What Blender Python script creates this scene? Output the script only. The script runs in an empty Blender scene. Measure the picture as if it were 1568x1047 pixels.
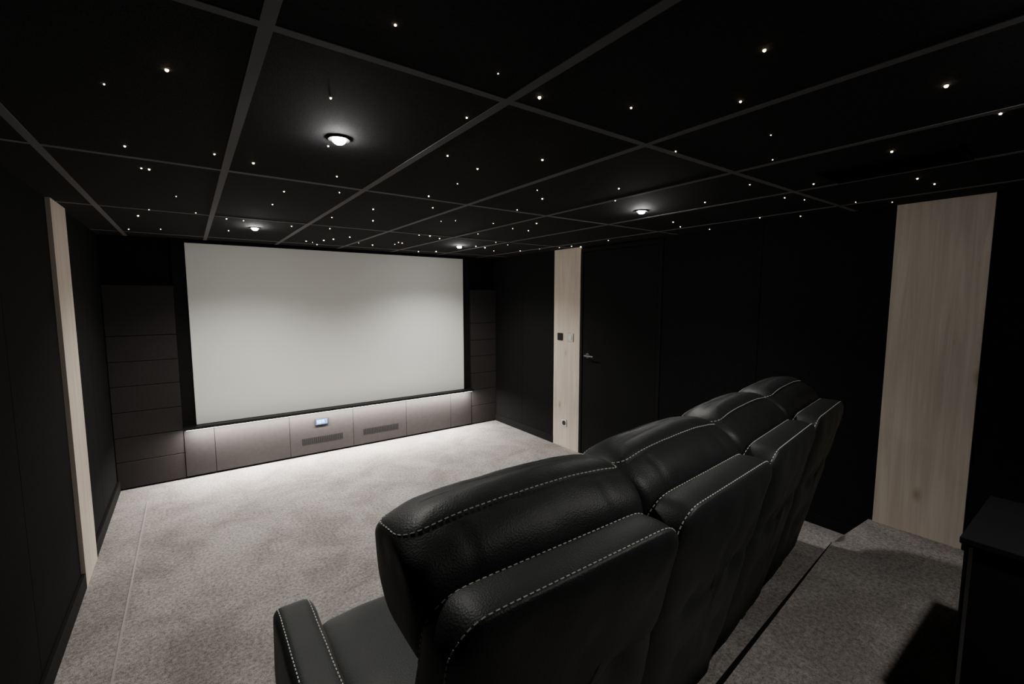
import bpy, bmesh, math, random
from mathutils import Vector, Matrix, noise
from mathutils.bvhtree import BVHTree
random.seed(4)
CAM_Z=1.655; CEIL=2.19; YF=5.0; XL=-0.5825; XR=3.34; YB=-1.3
# ---------------------------------------------------------------- materials
def mat(name,col,rough=0.6,spec=0.5,metal=0.0,emit=None,estr=0,bump=None,var=None):
    m=bpy.data.materials.new(name); m.use_nodes=True
    nt=m.node_tree; b=nt.nodes['Principled BSDF']
    b.inputs['Base Color'].default_value=(*col,1); b.inputs['Roughness'].default_value=rough
    b.inputs['Specular IOR Level'].default_value=spec; b.inputs['Metallic'].default_value=metal
    if emit: b.inputs['Emission Color'].default_value=(*emit,1); b.inputs['Emission Strength'].default_value=estr
    tc=nt.nodes.new('ShaderNodeTexCoord')
    if bump:
        sc,st,dist=bump
        n=nt.nodes.new('ShaderNodeTexNoise'); n.inputs['Scale'].default_value=sc; n.inputs['Detail'].default_value=4
        nt.links.new(tc.outputs['Object'],n.inputs['Vector'])
        bp=nt.nodes.new('ShaderNodeBump'); bp.inputs['Strength'].default_value=st; bp.inputs['Distance'].default_value=dist
        nt.links.new(n.outputs['Fac'],bp.inputs['Height']); nt.links.new(bp.outputs['Normal'],b.inputs['Normal'])
    if var:
        sc,c2=var
        n=nt.nodes.new('ShaderNodeTexNoise'); n.inputs['Scale'].default_value=sc; n.inputs['Detail'].default_value=3
        nt.links.new(tc.outputs['Object'],n.inputs['Vector'])
        r=nt.nodes.new('ShaderNodeValToRGB'); r.color_ramp.elements[0].position=.35; r.color_ramp.elements[1].position=.65
        r.color_ramp.elements[0].color=(*col,1); r.color_ramp.elements[1].color=(*c2,1)
        nt.links.new(n.outputs['Fac'],r.inputs['Fac']); nt.links.new(r.outputs['Color'],b.inputs['Base Color'])
    return m
M_wall=mat('black_acoustic_fabric',(.0075,.0075,.0078),.95,.06,bump=(400,.3,.002),var=(60,(.0100,.0100,.0104)))
M_tile=mat('ceiling_tile_fabric',(.014,.014,.015),.95,.08,bump=(300,.4,.002),var=(160,(.023,.023,.024)))
M_grid=mat('ceiling_grid_grey',(.13,.13,.135),.8,.15,bump=(200,.1,.001))
M_tower=mat('speaker_cloth_charcoal',(.024,.021,.021),.85,.15,bump=(500,.3,.001),var=(80,(.029,.026,.026)))
M_cab=mat('taupe_lacquer_panel',(.0195,.0170,.0170),.6,.25,var=(30,(.023,.020,.020)))
M_black=mat('satin_black',(.006,.006,.006),.5,.3,bump=(80,.05,.001))
M_door=mat('matt_black_door',(.0065,.0065,.007),.8,.10,bump=(80,.05,.001))
M_blackm=mat('matt_black_trim',(.005,.005,.005),.8,.15,bump=(80,.05,.001))
M_screen=mat('projection_screen_white',(.80,.815,.775),.75,.25,bump=(900,.05,.0005))
M_metal=mat('brushed_metal',(.5,.5,.5),.3,.5,1.0,bump=(200,.05,.001))
M_dmetal=mat('dark_metal',(.12,.12,.12),.35,.5,1.0,bump=(200,.05,.001))
M_white=mat('white_plastic',(.6,.58,.55),.4,.5,bump=(50,.02,.001))
M_led=mat('led_strip',(1,1,1),.5,.5,emit=(1,.95,.87),estr=20,bump=(50,.01,.001))
M_bulb=mat('downlight_bulb',(1,1,1),.5,.5,emit=(1,.98,.94),estr=700,bump=(50,.01,.001))
M_star=mat('fibre_star',(1,1,1),.5,.5,emit=(1,.80,.50),estr=20,bump=(50,.01,.001))
M_disp=mat('lcd_display',(.02,.05,.12),.4,.3,emit=(.12,.35,1),estr=.35,bump=(50,.01,.001))
M_dispt=mat('lcd_digits',(.3,.5,.8),.4,.3,emit=(.6,.8,1),estr=2,bump=(50,.01,.001))
M_stitch=mat('white_stitch',(.75,.73,.68),.7,.3,bump=(900,.2,.0005))
M_seam=mat('carpet_seam_light',(.36,.34,.325),.95,.1,bump=(170,.6,.003))
def leather():
    m=mat('black_leather',(.014,.0170,.0165),.46,.5)
    nt=m.node_tree;b=nt.nodes['Principled BSDF'];tc=nt.nodes['Texture Coordinate']
    v=nt.nodes.new('ShaderNodeTexVoronoi'); v.inputs['Scale'].default_value=260
    n=nt.nodes.new('ShaderNodeTexNoise'); n.inputs['Scale'].default_value=9; n.inputs['Detail'].default_value=3
    nt.links.new(tc.outputs['Object'],v.inputs['Vector']);nt.links.new(tc.outputs['Object'],n.inputs['Vector'])
    b1=nt.nodes.new('ShaderNodeBump');b1.inputs['Strength'].default_value=.45;b1.inputs['Distance'].default_value=.001
    b2=nt.nodes.new('ShaderNodeBump');b2.inputs['Strength'].default_value=.15;b2.inputs['Distance'].default_value=.008
    nt.links.new(v.outputs['Distance'],b1.inputs['Height']);nt.links.new(n.outputs['Fac'],b2.inputs['Height'])
    nt.links.new(b2.outputs['Normal'],b1.inputs['Normal']);nt.links.new(b1.outputs['Normal'],b.inputs['Normal'])
    mr=nt.nodes.new('ShaderNodeMapRange');mr.inputs['To Min'].default_value=.46;mr.inputs['To Max'].default_value=.56
    nt.links.new(n.outputs['Fac'],mr.inputs['Value']);nt.links.new(mr.outputs['Result'],b.inputs['Roughness'])
    return m
M_lea=leather()
def carpet():
    m=mat('grey_beige_carpet',(.3,.3,.3),.95,.1)
    nt=m.node_tree;b=nt.nodes['Principled BSDF'];tc=nt.nodes['Texture Coordinate'];L=nt.links.new
    big=nt.nodes.new('ShaderNodeTexNoise');big.inputs['Scale'].default_value=2.3;big.inputs['Detail'].default_value=8;big.inputs['Roughness'].default_value=.7;big.inputs['Distortion'].default_value=.5
    fine=nt.nodes.new('ShaderNodeTexNoise');fine.inputs['Scale'].default_value=190;fine.inputs['Detail'].default_value=3
    med=nt.nodes.new('ShaderNodeTexNoise');med.inputs['Scale'].default_value=60;med.inputs['Detail'].default_value=5
    for n in(big,fine,med): L(tc.outputs['Object'],n.inputs['Vector'])
    r=nt.nodes.new('ShaderNodeValToRGB');r.color_ramp.elements[0].position=.38;r.color_ramp.elements[1].position=.60
    r.color_ramp.elements[0].color=(.225,.206,.196,1);r.color_ramp.elements[1].color=(.345,.32,.305,1)
    L(big.outputs['Fac'],r.inputs['Fac'])
    r2=nt.nodes.new('ShaderNodeValToRGB');r2.color_ramp.elements[0].position=.36;r2.color_ramp.elements[1].position=.64
    r2.color_ramp.elements[0].color=(.48,.48,.48,1);r2.color_ramp.elements[1].color=(1.45,1.45,1.45,1)
    mx0=nt.nodes.new('ShaderNodeMath');mx0.operation='ADD';L(fine.outputs['Fac'],mx0.inputs[0]);L(med.outputs['Fac'],mx0.inputs[1])
    hf=nt.nodes.new('ShaderNodeMath');hf.operation='MULTIPLY';hf.inputs[1].default_value=.5;L(mx0.outputs[0],hf.inputs[0])
    L(hf.outputs[0],r2.inputs['Fac'])
    mx=nt.nodes.new('ShaderNodeMixRGB');mx.blend_type='MULTIPLY';mx.inputs['Fac'].default_value=1
    L(r.outputs['Color'],mx.inputs['Color1']);L(r2.outputs['Color'],mx.inputs['Color2']);L(mx.outputs['Color'],b.inputs['Base Color'])
    bp=nt.nodes.new('ShaderNodeBump');bp.inputs['Strength'].default_value=.9;bp.inputs['Distance'].default_value=.006
    L(hf.outputs[0],bp.inputs['Height']);L(bp.outputs['Normal'],b.inputs['Normal'])
    return m
M_carpet=carpet()
def wood():
    m=mat('pale_oak_veneer',(.5,.4,.3),.55,.35)
    nt=m.node_tree;b=nt.nodes['Principled BSDF'];tc=nt.nodes['Texture Coordinate'];L=nt.links.new
    mp=nt.nodes.new('ShaderNodeMapping');mp.inputs['Scale'].default_value=(9,9,.55);L(tc.outputs['Object'],mp.inputs['Vector'])
    n=nt.nodes.new('ShaderNodeTexNoise');n.inputs['Scale'].default_value=2.2;n.inputs['Detail'].default_value=8;n.inputs['Distortion'].default_value=1.2;L(mp.outputs[0],n.inputs['Vector'])
    mp2=nt.nodes.new('ShaderNodeMapping');mp2.inputs['Scale'].default_value=(90,90,2);L(tc.outputs['Object'],mp2.inputs['Vector'])
    n2=nt.nodes.new('ShaderNodeTexNoise');n2.inputs['Scale'].default_value=2;n2.inputs['Detail'].default_value=4;L(mp2.outputs[0],n2.inputs['Vector'])
    r=nt.nodes.new('ShaderNodeValToRGB');r.color_ramp.elements[0].position=.35;r.color_ramp.elements[1].position=.65
    r.color_ramp.elements[0].color=(.53,.45,.37,1);r.color_ramp.elements[1].color=(.65,.565,.48,1);L(n.outputs['Fac'],r.inputs['Fac'])
    r2=nt.nodes.new('ShaderNodeValToRGB');r2.color_ramp.elements[0].color=(.84,.84,.84,1);r2.color_ramp.elements[1].color=(1.05,1.05,1.05,1);L(n2.outputs['Fac'],r2.inputs['Fac'])
    v=nt.nodes.new('ShaderNodeTexVoronoi');v.inputs['Scale'].default_value=1
    mp3=nt.nodes.new('ShaderNodeMapping');mp3.inputs['Scale'].default_value=(5,5,2.4);L(tc.outputs['Object'],mp3.inputs['Vector']);L(mp3.outputs[0],v.inputs['Vector'])
    rk=nt.nodes.new('ShaderNodeValToRGB');rk.color_ramp.elements[0].position=.02;rk.color_ramp.elements[1].position=.14
    rk.color_ramp.elements[0].color=(.55,.46,.38,1);rk.color_ramp.elements[1].color=(1,1,1,1);L(v.outputs['Distance'],rk.inputs['Fac'])
    a=nt.nodes.new('ShaderNodeMixRGB');a.blend_type='MULTIPLY';a.inputs['Fac'].default_value=1;L(r.outputs['Color'],a.inputs['Color1']);L(r2.outputs['Color'],a.inputs['Color2'])
    c=nt.nodes.new('ShaderNodeMixRGB');c.blend_type='MULTIPLY';c.inputs['Fac'].default_value=.8;L(a.outputs['Color'],c.inputs['Color1']);L(rk.outputs['Color'],c.inputs['Color2'])
    L(c.outputs['Color'],b.inputs['Base Color'])
    return m
M_wood=wood()
# ---------------------------------------------------------------- helpers
COL=bpy.context.scene.collection
def addobj(name,me,m=None,parent=None):
    o=bpy.data.objects.new(name,me); COL.objects.link(o)
    if m and not me.materials: me.materials.append(m)
    if parent: o.parent=parent
    return o
def empty(name,loc=(0,0,0)):
    o=bpy.data.objects.new(name,None); o.empty_display_size=.1; o.location=loc; COL.objects.link(o); return o
def boxbm(bm,x0,x1,y0,y1,z0,z1):
    r=bmesh.ops.create_cube(bm,size=1)
    for v in r['verts']:
        v.co=Vector(((x0+x1)/2+v.co.x*(x1-x0),(y0+y1)/2+v.co.y*(y1-y0),(z0+z1)/2+v.co.z*(z1-z0)))
def boxes(name,lst,m,parent=None,bevel=0):
    bm=bmesh.new()
    for b in lst: boxbm(bm,*b)
    if bevel: bmesh.ops.bevel(bm,geom=bm.edges[:],offset=bevel,segments=2,affect='EDGES',profile=.5)
    me=bpy.data.meshes.new(name); bm.to_mesh(me); bm.free()
    return addobj(name,me,m,parent)
def prism(name,poly,z0,z1,m):
    bm=bmesh.new()
    lo=[bm.verts.new((x,y,z0)) for x,y in poly];hi=[bm.verts.new((x,y,z1)) for x,y in poly]
    bm.faces.new(hi[::-1]);bm.faces.new(lo)
    for i in range(len(poly)):
        j=(i+1)%len(poly);bm.faces.new((lo[i],lo[j],hi[j],hi[i]))
    bmesh.ops.recalc_face_normals(bm,faces=bm.faces)
    me=bpy.data.meshes.new(name);bm.to_mesh(me);bm.free();return addobj(name,me,m)
# ---------------------------------------------------------------- room shell
boxes('floor',[(XL-.3,XR+.3,YB-.1,YF+.2,-.1,0)],M_carpet)
boxes('carpet_seam_strip',[(-.365,-.356,1.9,4.6,.0,.003)],M_seam)
boxes('ceiling',[(XL-.3,XR+.3,YB-.1,YF+.2,CEIL,CEIL+.1)],M_tile)
boxes('wall_front',[(XL-.3,XR+.3,YF+.06,YF+.2,0,CEIL)],M_wall)
boxes('wall_back',[(XL-.3,XR+.3,YB-.1,YB,0,CEIL)],M_wall)
def panels(x0,x1,ys,z0,z1,g=.002):
    return [(x0,x1,ys[i]+g,ys[i+1]-g,z0,z1) for i in range(len(ys)-1)]
boxes('wall_left',[(XL-.2,XL-.012,YB,YF+.06,0,CEIL)]+panels(XL-.012,XL,[YB,.6,1.6,2.55,3.40],0,CEIL)+panels(XL-.012,XL,[3.76,4.3,5.06],0,CEIL),M_wall)
boxes('wall_right',[(XR+.012,XR+.2,YB,YF+.06,0,CEIL)]+panels(XR,XR+.012,[YB,-.5,.448],0,CEIL)+panels(XR,XR+.012,[.839,1.58,2.40],0,CEIL)+panels(XR,XR+.012,[3.81,4.41,5.06],0,CEIL),M_wall)
boxes('baseboard_left',[(XL,XL+.02,1.76,3.40,.0,.09),(XL,XL+.02,3.76,YF,.0,.09)],M_blackm,bevel=.003)
boxes('baseboard_right',[(XR-.014,XR,1.76,2.40,.0,.09),(XR-.014,XR,.9,1.75,.15,.22),(XR-.014,XR,3.81,YF,.0,.09),(XR-.014,XR,-.6,.448,.30,.38)],M_blackm,bevel=.003)
GX=[-.40,.155,.735,1.325,1.91,2.495,3.08]; GY=[-.19,1.04,2.27,3.52,4.75]
gl=[];GW=.0135
for x in GX: gl.append((x-GW,x+GW,YB,YF+.06,CEIL-.002,CEIL+.001))
for y in GY:
    xs=[XL]+GX+[XR]
    for i in range(len(xs)-1):
        a=xs[i]+(GW if i else 0); b=xs[i+1]-(GW if i<len(xs)-2 else 0)
        gl.append((a,b,y-.012,y+.012,CEIL-.002,CEIL+.001))
boxes('trim_ceiling_grid',gl,M_grid)
boxes('trim_left_oak_pilaster',[(XL-.01,-.5625,3.40,3.76,0,CEIL)],M_wood,bevel=.001)
boxes('trim_right_oak_pilaster',[(XR-.008,XR+.012,3.40,3.81,0.0,CEIL)],M_wood,bevel=.001)
boxes('trim_right_oak_pilaster_rear',[(XR-.008,XR+.012,.448,.839,.29,CEIL)],M_wood,bevel=.001)
d=empty('door_1')
boxes('door_leaf',[(XR+.002,XR+.012,2.45,3.36,.01,2.13)],M_door,d,bevel=.002)
boxes('door_frame',[(XR-.004,XR+.012,2.405,2.444,0,2.17),(XR-.004,XR+.012,3.366,3.395,0,2.17),(XR-.004,XR+.012,2.444,3.366,2.136,2.17)],M_blackm,d)
bm=bmesh.new()
bmesh.ops.create_cone(bm,cap_ends=True,segments=24,radius1=.026,radius2=.026,depth=.01,matrix=Matrix.Translation((XR-.004,3.28,1.07))@Matrix.Rotation(math.pi/2,4,'Y'))
bmesh.ops.create_cone(bm,cap_ends=True,segments=16,radius1=.009,radius2=.009,depth=.05,matrix=Matrix.Translation((XR-.03,3.28,1.07))@Matrix.Rotation(math.pi/2,4,'Y'))
bmesh.ops.create_cone(bm,cap_ends=True,segments=16,radius1=.009,radius2=.009,depth=.13,matrix=Matrix.Translation((XR-.052,3.22,1.07))@Matrix.Rotation(math.pi/2,4,'X'))
me=bpy.data.meshes.new('door_handle');bm.to_mesh(me);bm.free();addobj('door_handle',me,M_dmetal,d)
edge=[(XL,.70),(1.2,.72),(2.0,.80),(2.84,.885),(XR,.86)]
prism('floor_rear_platform',[(XL,YB)]+edge+[(XR,YB)],0.0,.30,M_carpet)
prism('floor_seat_platform',edge[::-1]+[(XL,1.75),(XR,1.75)],0.0,.15,M_carpet)
bm=bmesh.new()  # dark strip along the rear platform edge, narrowing towards the right
e2=edge[:4]
for i in range(len(e2)-1):
    (x0,y0),(x1,y1)=e2[i],e2[i+1]
    t0=.020 if i<2 else .014; t1=.020 if i==0 else (.014 if i==1 else .003)
    vs=[bm.verts.new(q) for q in((x0,y0,.302),(x1,y1,.302),(x1,y1+t1,.302),(x0,y0+t0,.302),(x0,y0,.24),(x1,y1,.24),(x1,y1+t1,.24),(x0,y0+t0,.24))]
    for f in((0,1,2,3),(7,6,5,4),(0,4,5,1),(1,5,6,2),(2,6,7,3),(3,7,4,0)): bm.faces.new([vs[k] for k in f])
bmesh.ops.recalc_face_normals(bm,faces=bm.faces)
me=bpy.data.meshes.new('step_edge_dark_strip');bm.to_mesh(me);bm.free();addobj('step_edge_dark_strip',me,M_blackm)
# ---------------------------------------------------------------- front wall
s=empty('projection_screen')
boxes('screen_frame',[(-.10,2.94,YF+.02,YF+.06,.47,CEIL)],M_blackm,s)
boxes('screen_surface',[(0,2.84,YF-.0,YF+.02,.495,2.155)],M_screen,s,bevel=.002)
zs=[.012,.247,.463,.683,.907,1.12,1.34,1.773]
for nm,(a,b) in(('speaker_wall_panel',(XL,-.10)),('speaker_wall_panel.001',(2.95,XR))):
    boxes(nm,[(a+.004,b-.002,YF,YF+.06,zs[i]+.002,zs[i+1]-.002) for i in range(len(zs)-1)],M_tower,bevel=.003)
c=empty('media_base_cabinet')
bx=[-.10,.133,.776,1.419,2.043,2.64,2.945]
boxes('cabinet_fronts',[(bx[i]+.002,bx[i+1]-.002,YF-.005,YF+.02,.02,.455) for i in range(6)],M_cab,c,bevel=.0015)
boxes('cabinet_carcass',[(-.10,2.945,YF+.02,YF+.06,0,.465)],M_blackm,c)
boxes('cabinet_ledge',[(-.10,2.945,YF-.085,YF+.0,.468,.493)],M_black,c,bevel=.003)
boxes('led_profile',[(-.08,2.92,YF-.070,YF-.055,.464,.468)],M_led,c)
for k,(a,b) in enumerate(((.886,1.304),(1.526,1.945))):
    n=22;w=(b-a)/n
    boxes(f'vent_grille_{k+1}',[(a+i*w+w*.25,a+i*w+w*.8,YF-.007,YF-.004,.125,.19) for i in range(n)],M_blackm,c)
t=empty('thermostat_display')
boxes('housing',[(1.02,1.155,YF-.016,YF-.0055,.315,.385)],M_black,t,bevel=.002)
boxes('lcd',[(1.03,1.145,YF-.0175,YF-.0155,.323,.377)],M_disp,t)
boxes('digits',[(1.045,1.05,YF-.0185,YF-.017,.335,.368),(1.06,1.08,YF-.0185,YF-.017,.362,.366),(1.06,1.08,YF-.0185,YF-.017,.347,.351),(1.06,1.08,YF-.0185,YF-.017,.334,.338),(1.09,1.11,YF-.0185,YF-.017,.362,.366),(1.09,1.094,YF-.0185,YF-.017,.335,.366),(1.106,1.11,YF-.0185,YF-.017,.335,.366)],M_dispt,t)
XP=XR-.008
boxes('wall_controller',[(XP-.012,XP,3.66,3.74,1.20,1.28)],M_black,bevel=.003)
w=empty('light_switch')
boxes('plate',[(XP-.008,XP,3.49,3.58,1.195,1.285)],M_metal,w,bevel=.002)
boxes('rocker',[(XP-.012,XP-.008,3.512,3.558,1.217,1.263)],M_white,w,bevel=.001)
w=empty('wall_socket')
boxes('plate',[(XP-.008,XP,3.58,3.66,.24,.32)],M_metal,w,bevel=.002)
bm=bmesh.new();bmesh.ops.create_cone(bm,cap_ends=True,segments=28,radius1=.026,radius2=.026,depth=.004,matrix=Matrix.Translation((XP-.009,3.62,.28))@Matrix.Rotation(math.pi/2,4,'Y'))
me=bpy.data.meshes.new('socket_well');bm.to_mesh(me);bm.free();addobj('socket_well',me,M_black,w)
# ---------------------------------------------------------------- ceiling vent, downlights, stars
boxes('ceiling_air_vent',[(2.20,2.46,.40,.41,CEIL-.008,CEIL),(2.20,2.46,.83,.84,CEIL-.008,CEIL),(2.20,2.21,.41,.83,CEIL-.008,CEIL),(2.45,2.46,.41,.83,CEIL-.008,CEIL)]+[(2.225+i*.03,2.235+i*.03,.41,.83,CEIL-.006,CEIL) for i in range(8)],M_blackm)
def downlight(x,y,power,ang):
    e=empty('recessed_downlight',(x,y,CEIL))
    bm=bmesh.new()
    prof=[(.024,-.001),(.026,-.005),(.034,-.006),(.038,-.003),(.038,.0)]
    N=32;rings=[[bm.verts.new((r*math.cos(2*math.pi*i/N),r*math.sin(2*math.pi*i/N),z)) for i in range(N)] for r,z in prof]
    for a,b in zip(rings,rings[1:]):
        for i in range(N): bm.faces.new((a[i],a[(i+1)%N],b[(i+1)%N],b[i]))
    me=bpy.data.meshes.new('bezel');bm.to_mesh(me);bm.free();addobj('bezel',me,M_blackm,e)
    bm=bmesh.new();bmesh.ops.create_uvsphere(bm,u_segments=20,v_segments=10,radius=.021,matrix=Matrix.Translation((0,0,-.007))@Matrix.Diagonal((1,1,.65,1)))
    me=bpy.data.meshes.new('bulb');bm.to_mesh(me);bm.free();addobj('bulb',me,M_bulb,e)
    l=bpy.data.lights.new('spot','SPOT');l.energy=power;l.spot_size=math.radians(ang);l.spot_blend=1.0;l.shadow_soft_size=.03;l.color=(1,.96,.90)
    o=bpy.data.objects.new('spot',l);o.parent=e;o.location=(0,0,-.06);COL.objects.link(o)
for x,y,p,a in((.44,1.60,30,115),(2.27,1.80,55,125),(.44,3.93,130,140),(2.28,4.08,130,140),(1.55,-.08,38,125)): downlight(x,y,p,a)
stars=[(.36,.89),(-.01,1.37),(-.14,1.55),(.63,.93),(.34,1.30),(.79,.97),(.70,1.20),(1.04,.87),(1.25,.67),(1.04,.51),(1.58,.32),(1.94,.27),(1.58,.74),(1.86,.86),(1.47,1.02),(2.11,.56),(2.67,.61),(-.15,2.12),(.11,2.04),(.24,2.08),(-.10,2.43),(-.125,2.43),(.43,1.70),(.82,1.55),(1.00,1.63),(1.14,1.38),(.56,2.09),(.42,2.53),(.65,2.39),(-.02,2.98),(.42,2.91),(1.43,1.77),(1.57,1.90),(1.05,2.20),(1.20,2.46),(1.05,1.89),(.93,2.71),(1.64,2.22),(1.73,1.51),(1.92,1.70)]
enc='307208 336144 317110 340092 360113 374109 425131 409149 404095 420083 386059 429196 378193 400202 084351 077380 107347 066458 086443 124360 134362 129421 165368 180314 191364 206310 245285 252277 279271 304253 320283 304282 265413 268430 270416 199461 192454 206475 209425 217403 204439 236440 261357 270355 284365 315479 331467 341397 355402 380423 361369 404406 340359 420340 433338 416287 418356 409378 297321 252448'
stars+=[((int(t[:3])-100)/100,int(t[3:])/100) for t in enc.split()[1:]]
big={0:1.3,1:2.0,4:1.3,5:2.2,9:1.8,10:2.1,11:1.5,8:1.4,15:1.5,3:.7,14:.9,2:.8,19:1.7,25:1.6,20:1.4}
bm=bmesh.new()
for i,(x,y) in enumerate(stars):
    x=min(x,XR-.03);y=min(y,YF-.03)
    r=(.0012+.00058*math.hypot(x,y))*big.get(i,random.uniform(.55,1.4))
    bmesh.ops.create_icosphere(bm,subdivisions=2,radius=r,matrix=Matrix.Translation((x,y,CEIL-.001)))
me=bpy.data.meshes.new('star_ceiling_lights');bm.to_mesh(me);bm.free();addobj('star_ceiling_lights',me,M_star)
l=bpy.data.lights.new('led_strip_lamp','AREA');l.shape='RECTANGLE';l.size=2.95;l.size_y=.015;l.energy=115;l.color=(1,.94,.87)
o=bpy.data.objects.new('led_strip_lamp',l);o.location=(1.42,YF-.068,.460);o.parent=c;COL.objects.link(o)
# ---------------------------------------------------------------- equipment cabinet
e=empty('equipment_cabinet')
boxes('carcass',[(1.80,2.25,-.55,.236,.30,.945)],M_door,e,bevel=.004)
boxes('top_board',[(1.79,2.26,-.56,.246,.945,.965)],M_door,e,bevel=.003)
boxes('door_edge',[(1.797,1.803,.217,.226,.32,.94)],M_dmetal,e)
# ---------------------------------------------------------------- recliner seats
def rrect(hw,a0,a1,r0,r1,nc=5,ns=8,nt=8,d=0):
    hw-=d;a0+=d;a1-=d;r0=max(r0-d,.008);r1=max(r1-d,.008)
    lim=min(hw,(a1-a0)/2)*.98;r0=min(r0,lim);r1=min(r1,lim)
    P=[]
    def arc(cx,cy,r,s):
        for i in range(nc+1):
            t=s+math.pi/2*i/nc;P.append((cx+r*math.cos(t),cy+r*math.sin(t)))
    def line(p,q,n):
        for i in range(1,n):P.append((p[0]+(q[0]-p[0])*i/n,p[1]+(q[1]-p[1])*i/n))
    arc(hw-r0,a0+r0,r0,-math.pi/2)
    line((hw,a0+r0),(hw,a1-r1),ns)
    arc(hw-r1,a1-r1,r1,0)
    line((hw-r1,a1),(-hw+r1,a1),nt)
    arc(-hw+r1,a1-r1,r1,math.pi/2)
    line((-hw,a1-r1),(-hw,a0+r0),ns)
    arc(-hw+r0,a0+r0,r0,math.pi)
    line((-hw+r0,a0),(hw-r0,a0),nt)
    return P
def loft(name,rings,creases=(),sub=2,disp=None):
    bm=bmesh.new();cl=bm.edges.layers.float.new('crease_edge')
    V=[[bm.verts.new(p) for p in r] for r in rings];n=len(rings[0])
    for a,b in zip(V,V[1:]):
        for i in range(n): bm.faces.new((a[i],a[(i+1)%n],b[(i+1)%n],b[i]))
    bm.faces.new(V[0][::-1]);bm.faces.new(V[-1])
    for k,cv in creases:
        ring=V[k]
        for i in range(n):
            ed=bm.edges.get((ring[i],ring[(i+1)%n]))
            if ed: ed[cl]=cv
    bmesh.ops.recalc_face_normals(bm,faces=bm.faces)
    me=bpy.data.meshes.new(name+'_c');bm.to_mesh(me);bm.free()
    o=bpy.data.objects.new('tmp',me);COL.objects.link(o)
    md=o.modifiers.new('s','SUBSURF');md.levels=sub;md.render_levels=sub
    dg=bpy.context.evaluated_depsgraph_get();dg.update()
    m2=bpy.data.meshes.new_from_object(o.evaluated_get(dg));m2.name=name
    bpy.data.objects.remove(o)
    if disp:
        ds=[disp(v.co,v.normal) for v in m2.vertices]
        for v,k in zip(m2.vertices,ds): v.co=v.co+k
    for p in m2.polygons:p.use_smooth=True
    m2.materials.clear();m2.materials.append(M_lea)
    return m2
def bvh(me):
    bm=bmesh.new();bm.from_mesh(me);t=BVHTree.FromBMesh(bm);bm.free();return t
def stitches(bm,pts,tree,dash=.0085,gap=.0055,r=.0015,off=.0006):
    L=0;cum=[0]
    for a,b in zip(pts,pts[1:]):L+=(Vector(b)-Vector(a)).length;cum.append(L)
    def at(s):
        for i in range(len(cum)-1):
            if s<=cum[i+1]:
                t=(s-cum[i])/max(cum[i+1]-cum[i],1e-9);return Vector(pts[i]).lerp(Vector(pts[i+1]),t)
        return Vector(pts[-1])
    s=0
    while s+dash<L:
        a=tree.find_nearest(at(s));b=tree.find_nearest(at(s+dash));s+=dash+gap
        if not a[0] or not b[0]:continue
        pa=a[0]+a[1]*off;pb=b[0]+b[1]*off;dv=pb-pa
        if dv.length<.002:continue
        q=dv.to_track_quat('Z','Y').to_matrix().to_4x4()
        bmesh.ops.create_cone(bm,cap_ends=True,segments=5,radius1=r,radius2=r,depth=dv.length,matrix=Matrix.Translation((pa+pb)/2)@q)
def yrear(z): return .165*(.985-z)/.73
def ythick(z): return .10+.06*max(0,(.985-z))
rings=[]
def shellring(d,fy,r=.07):
    return [(x,fy(z),z) for x,z in rrect(.295,.09,.985,.05,r,ns=10,d=d)]
f_front=lambda k:(lambda z:yrear(z)+ythick(z)+k)
f_rear=lambda k:(lambda z:yrear(z)-k)
rings.append(shellring(.12,f_front(.0)))
rings.append(shellring(.04,f_front(.0)))
rings.append(shellring(0,f_front(0)))
rings.append(shellring(-.006,lambda z:yrear(z)+ythick(z)*.75))
rings.append(shellring(-.007,lambda z:yrear(z)+ythick(z)*.3))
rings.append(shellring(0,f_rear(0)))
for dd,kk in((.014,.010),(.045,.022),(.09,.029),(.15,.030),(.21,.030),(.26,.030)): rings.append(shellring(dd,f_rear(kk)))
def sd(co,no):
    k=.006*noise.noise(co*7)+.002*noise.noise(co*17+Vector((3,1,2)))
    t=0
    if no.y<-.3:
        for cx,cz in((-.13,.66),(.13,.66),(-.13,.42),(.13,.42)):
            r2=(co.x-cx)**2+(co.z-cz)**2; t-=.014*math.exp(-r2/.0026)
        t-=.006*math.exp(-((co.z-.66-.02*math.sin(co.x*9))**2)/.0008)
    edge=min(1,abs(co.z-.985)/.05)
    return no*(k*edge+t)
shell=loft('back_shell',rings,creases=((2,.5),(5,.6)),disp=sd)
def hz(x,y,z,sg): return z-sg*(.026*abs(x/.31)**3+.022*max(0,(y-.20)/.15)**2)
HR=[(.790,.17,.25,.20,0),(.802,.125,.30,.275,0),(.86,.105,.335,.303,0),(.93,.10,.352,.308,0),(1.00,.105,.36,.311,.2),(1.04,.135,.362,.312,.6),(1.062,.165,.357,.311,.9),(1.073,.185,.350,.308,1),(1.084,.197,.338,.295,1),(1.095,.222,.315,.26,1),(1.100,.25,.29,.20,1)]
hr=[]
for z,y0,y1,hw,sg in HR:
    hr.append([(x,y,hz(x,y,z,sg)) for x,y in rrect(hw,y0,y1,.045,.05,ns=4,nt=10)])
def hd(co,no):
    k=.0035*noise.noise(co*9)+.0012*noise.noise(co*22)
    s=0
    if no.y<-.3: s=-.003*math.exp(-((abs(co.x)-.19)/.010)**2)*(1 if co.z<1.06 else 0)
    return no*(k+s)
head=loft('headrest',hr,creases=((7,.6),),disp=hd)
rings=[]
for d,k in((.10,.07),(.03,.065),(.0,.04),(-.0,.0),(.03,-.01)):
    rings.append([(x,yrear(z)+ythick(z)+k,z) for x,z in rrect(.28,.42,.82,.05,.05,d=d)])
lumbar=loft('lumbar_cushion',rings)
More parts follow.
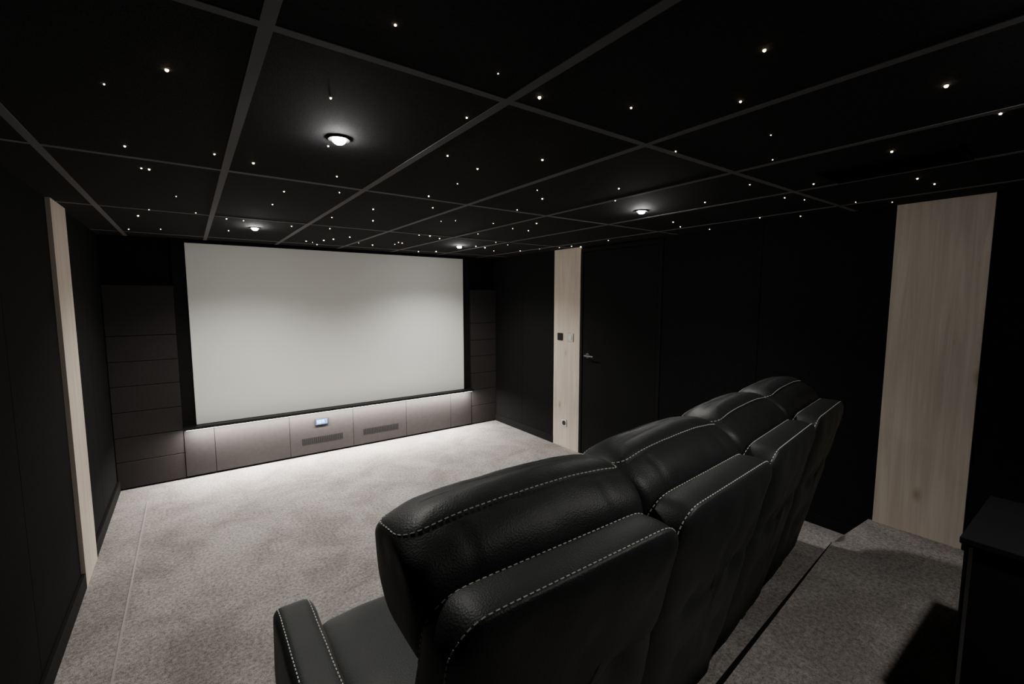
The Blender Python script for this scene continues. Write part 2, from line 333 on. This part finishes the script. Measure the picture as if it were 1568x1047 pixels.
def cushion(x0,x1,nm):
    cx=(x0+x1)/2;hw=(x1-x0)/2;rr=[]
    for z,d in((.30,.03),(.31,.008),(.35,0),(.43,0),(.456,.006),(.468,.03),(.474,.08),(.476,.13)):
        rr.append([(cx+x,y,z+(.008 if z>.45 else 0)*math.cos(x/hw*1.5)) for x,y in rrect(hw,.26,.90,.03,.06,d=d)])
    return loft(nm,rr,disp=lambda co,no:no*.004*noise.noise(co*8))
def arm(x,hw,nm,y0=.18):
    rr=[]
    for y,d in((y0,.03),(y0+.01,.006),(y0+.04,0),(.45,0),(.78,0),(.84,.0),(.862,.008),(.875,.03)):
        rr.append([(x+a,y,z-.02*max(0,(y-.795)/.08)**2*(1 if z>.4 else 0)) for a,z in rrect(hw,.08,.60,.02,.028,nc=4,ns=6,nt=4,d=d)])
    return loft(nm,rr,disp=lambda co,no:no*.003*noise.noise(co*9))
def meshify(bm,nm,m):
    me=bpy.data.meshes.new(nm);bm.to_mesh(me);bm.free();me.materials.append(m);return me
bm=bmesh.new()
T=bvh(shell)
for fy,off in((f_front(-.002),-.006),(f_rear(0.0),.006)):
    P=[(x,fy(z)+off,z) for x,z in rrect(.297,.09,.987,.05,.07,ns=10)]
    P=[p for p in P if p[2]>.12]
    stitches(bm,P,T)
T=bvh(head)
P=[(x,y,hz(x,y,1.079,1)) for x,y in rrect(.305,.190,.346,.045,.05,ns=4,nt=10)];P.append(P[0])
stitches(bm,P,T)
st_back=meshify(bm,'stitching',M_stitch)
def armstitch(x,hw,me,y0=.2):
    bm=bmesh.new();T=bvh(me)
    for sx in(-1,1):
        P=[(x+sx*(hw-.012),y0+.02,.602),(x+sx*(hw-.012),.5,.602),(x+sx*(hw-.012),.79,.602),(x+sx*(hw-.013),.845,.59),(x+sx*(hw-.014),.875,.56),(x+sx*(hw-.014),.88,.4),(x+sx*(hw-.014),.88,.15)]
        stitches(bm,P,T)
    return meshify(bm,'armrest_stitching',M_stitch)
seats=[(.610,.578,0,1.03),(1.245,.625,5.5,1.0),(1.862,.712,8.5,.975),(2.452,.800,8.5,.945)]
for i,(sx,sy,ang,sc) in enumerate(seats):
    e=empty('recliner_seat',(sx,sy,.15));e.rotation_euler=(0,0,math.radians(ang));e.scale=(sc,1,1)
    addobj('back_shell',shell,None,e);addobj('headrest',head,None,e);addobj('lumbar_cushion',lumbar,None,e);addobj('stitching',st_back,None,e)
    x0=-.335 if i==0 else -.265;x1=.335 if i==3 else .265
    addobj('seat_cushion',cushion(x0,x1,'seat_cushion'),None,e)
    boxes('seat_base',[(x0+.01,x1-.01,.28,.84,.05,.31)],M_black,e,bevel=.01)
    boxes('feet',[(a-.025,a+.025,b-.025,b+.025,0,.12) for a in(-.24,.24) for b in(.25,.78)],M_black,e,bevel=.003)
    if i==0:
        a=arm(-.393,.055,'armrest_left');addobj('armrest_left',a,None,e);addobj('armrest_stitching',armstitch(-.393,.055,a),None,e)
    if i<3: xa,hw=.307,.04
    else: xa,hw=.393,.055
    a=arm(xa,hw,'armrest_right',.22);addobj('armrest_right',a,None,e);addobj('armrest_stitching',armstitch(xa,hw,a),None,e)
# ---------------------------------------------------------------- world & camera
w=bpy.data.worlds.new('World');bpy.context.scene.world=w;w.use_nodes=True
w.node_tree.nodes['Background'].inputs[0].default_value=(.02,.02,.022,1);w.node_tree.nodes['Background'].inputs[1].default_value=.3
cam=bpy.data.cameras.new('camera');co=bpy.data.objects.new('camera',cam);COL.objects.link(co)
cam.sensor_width=36;cam.lens=685/1568*36;cam.clip_start=.02
co.location=(0,0,CAM_Z);co.rotation_euler=(math.radians(90-5.5),0,math.radians(-35.8))
bpy.context.scene.camera=co
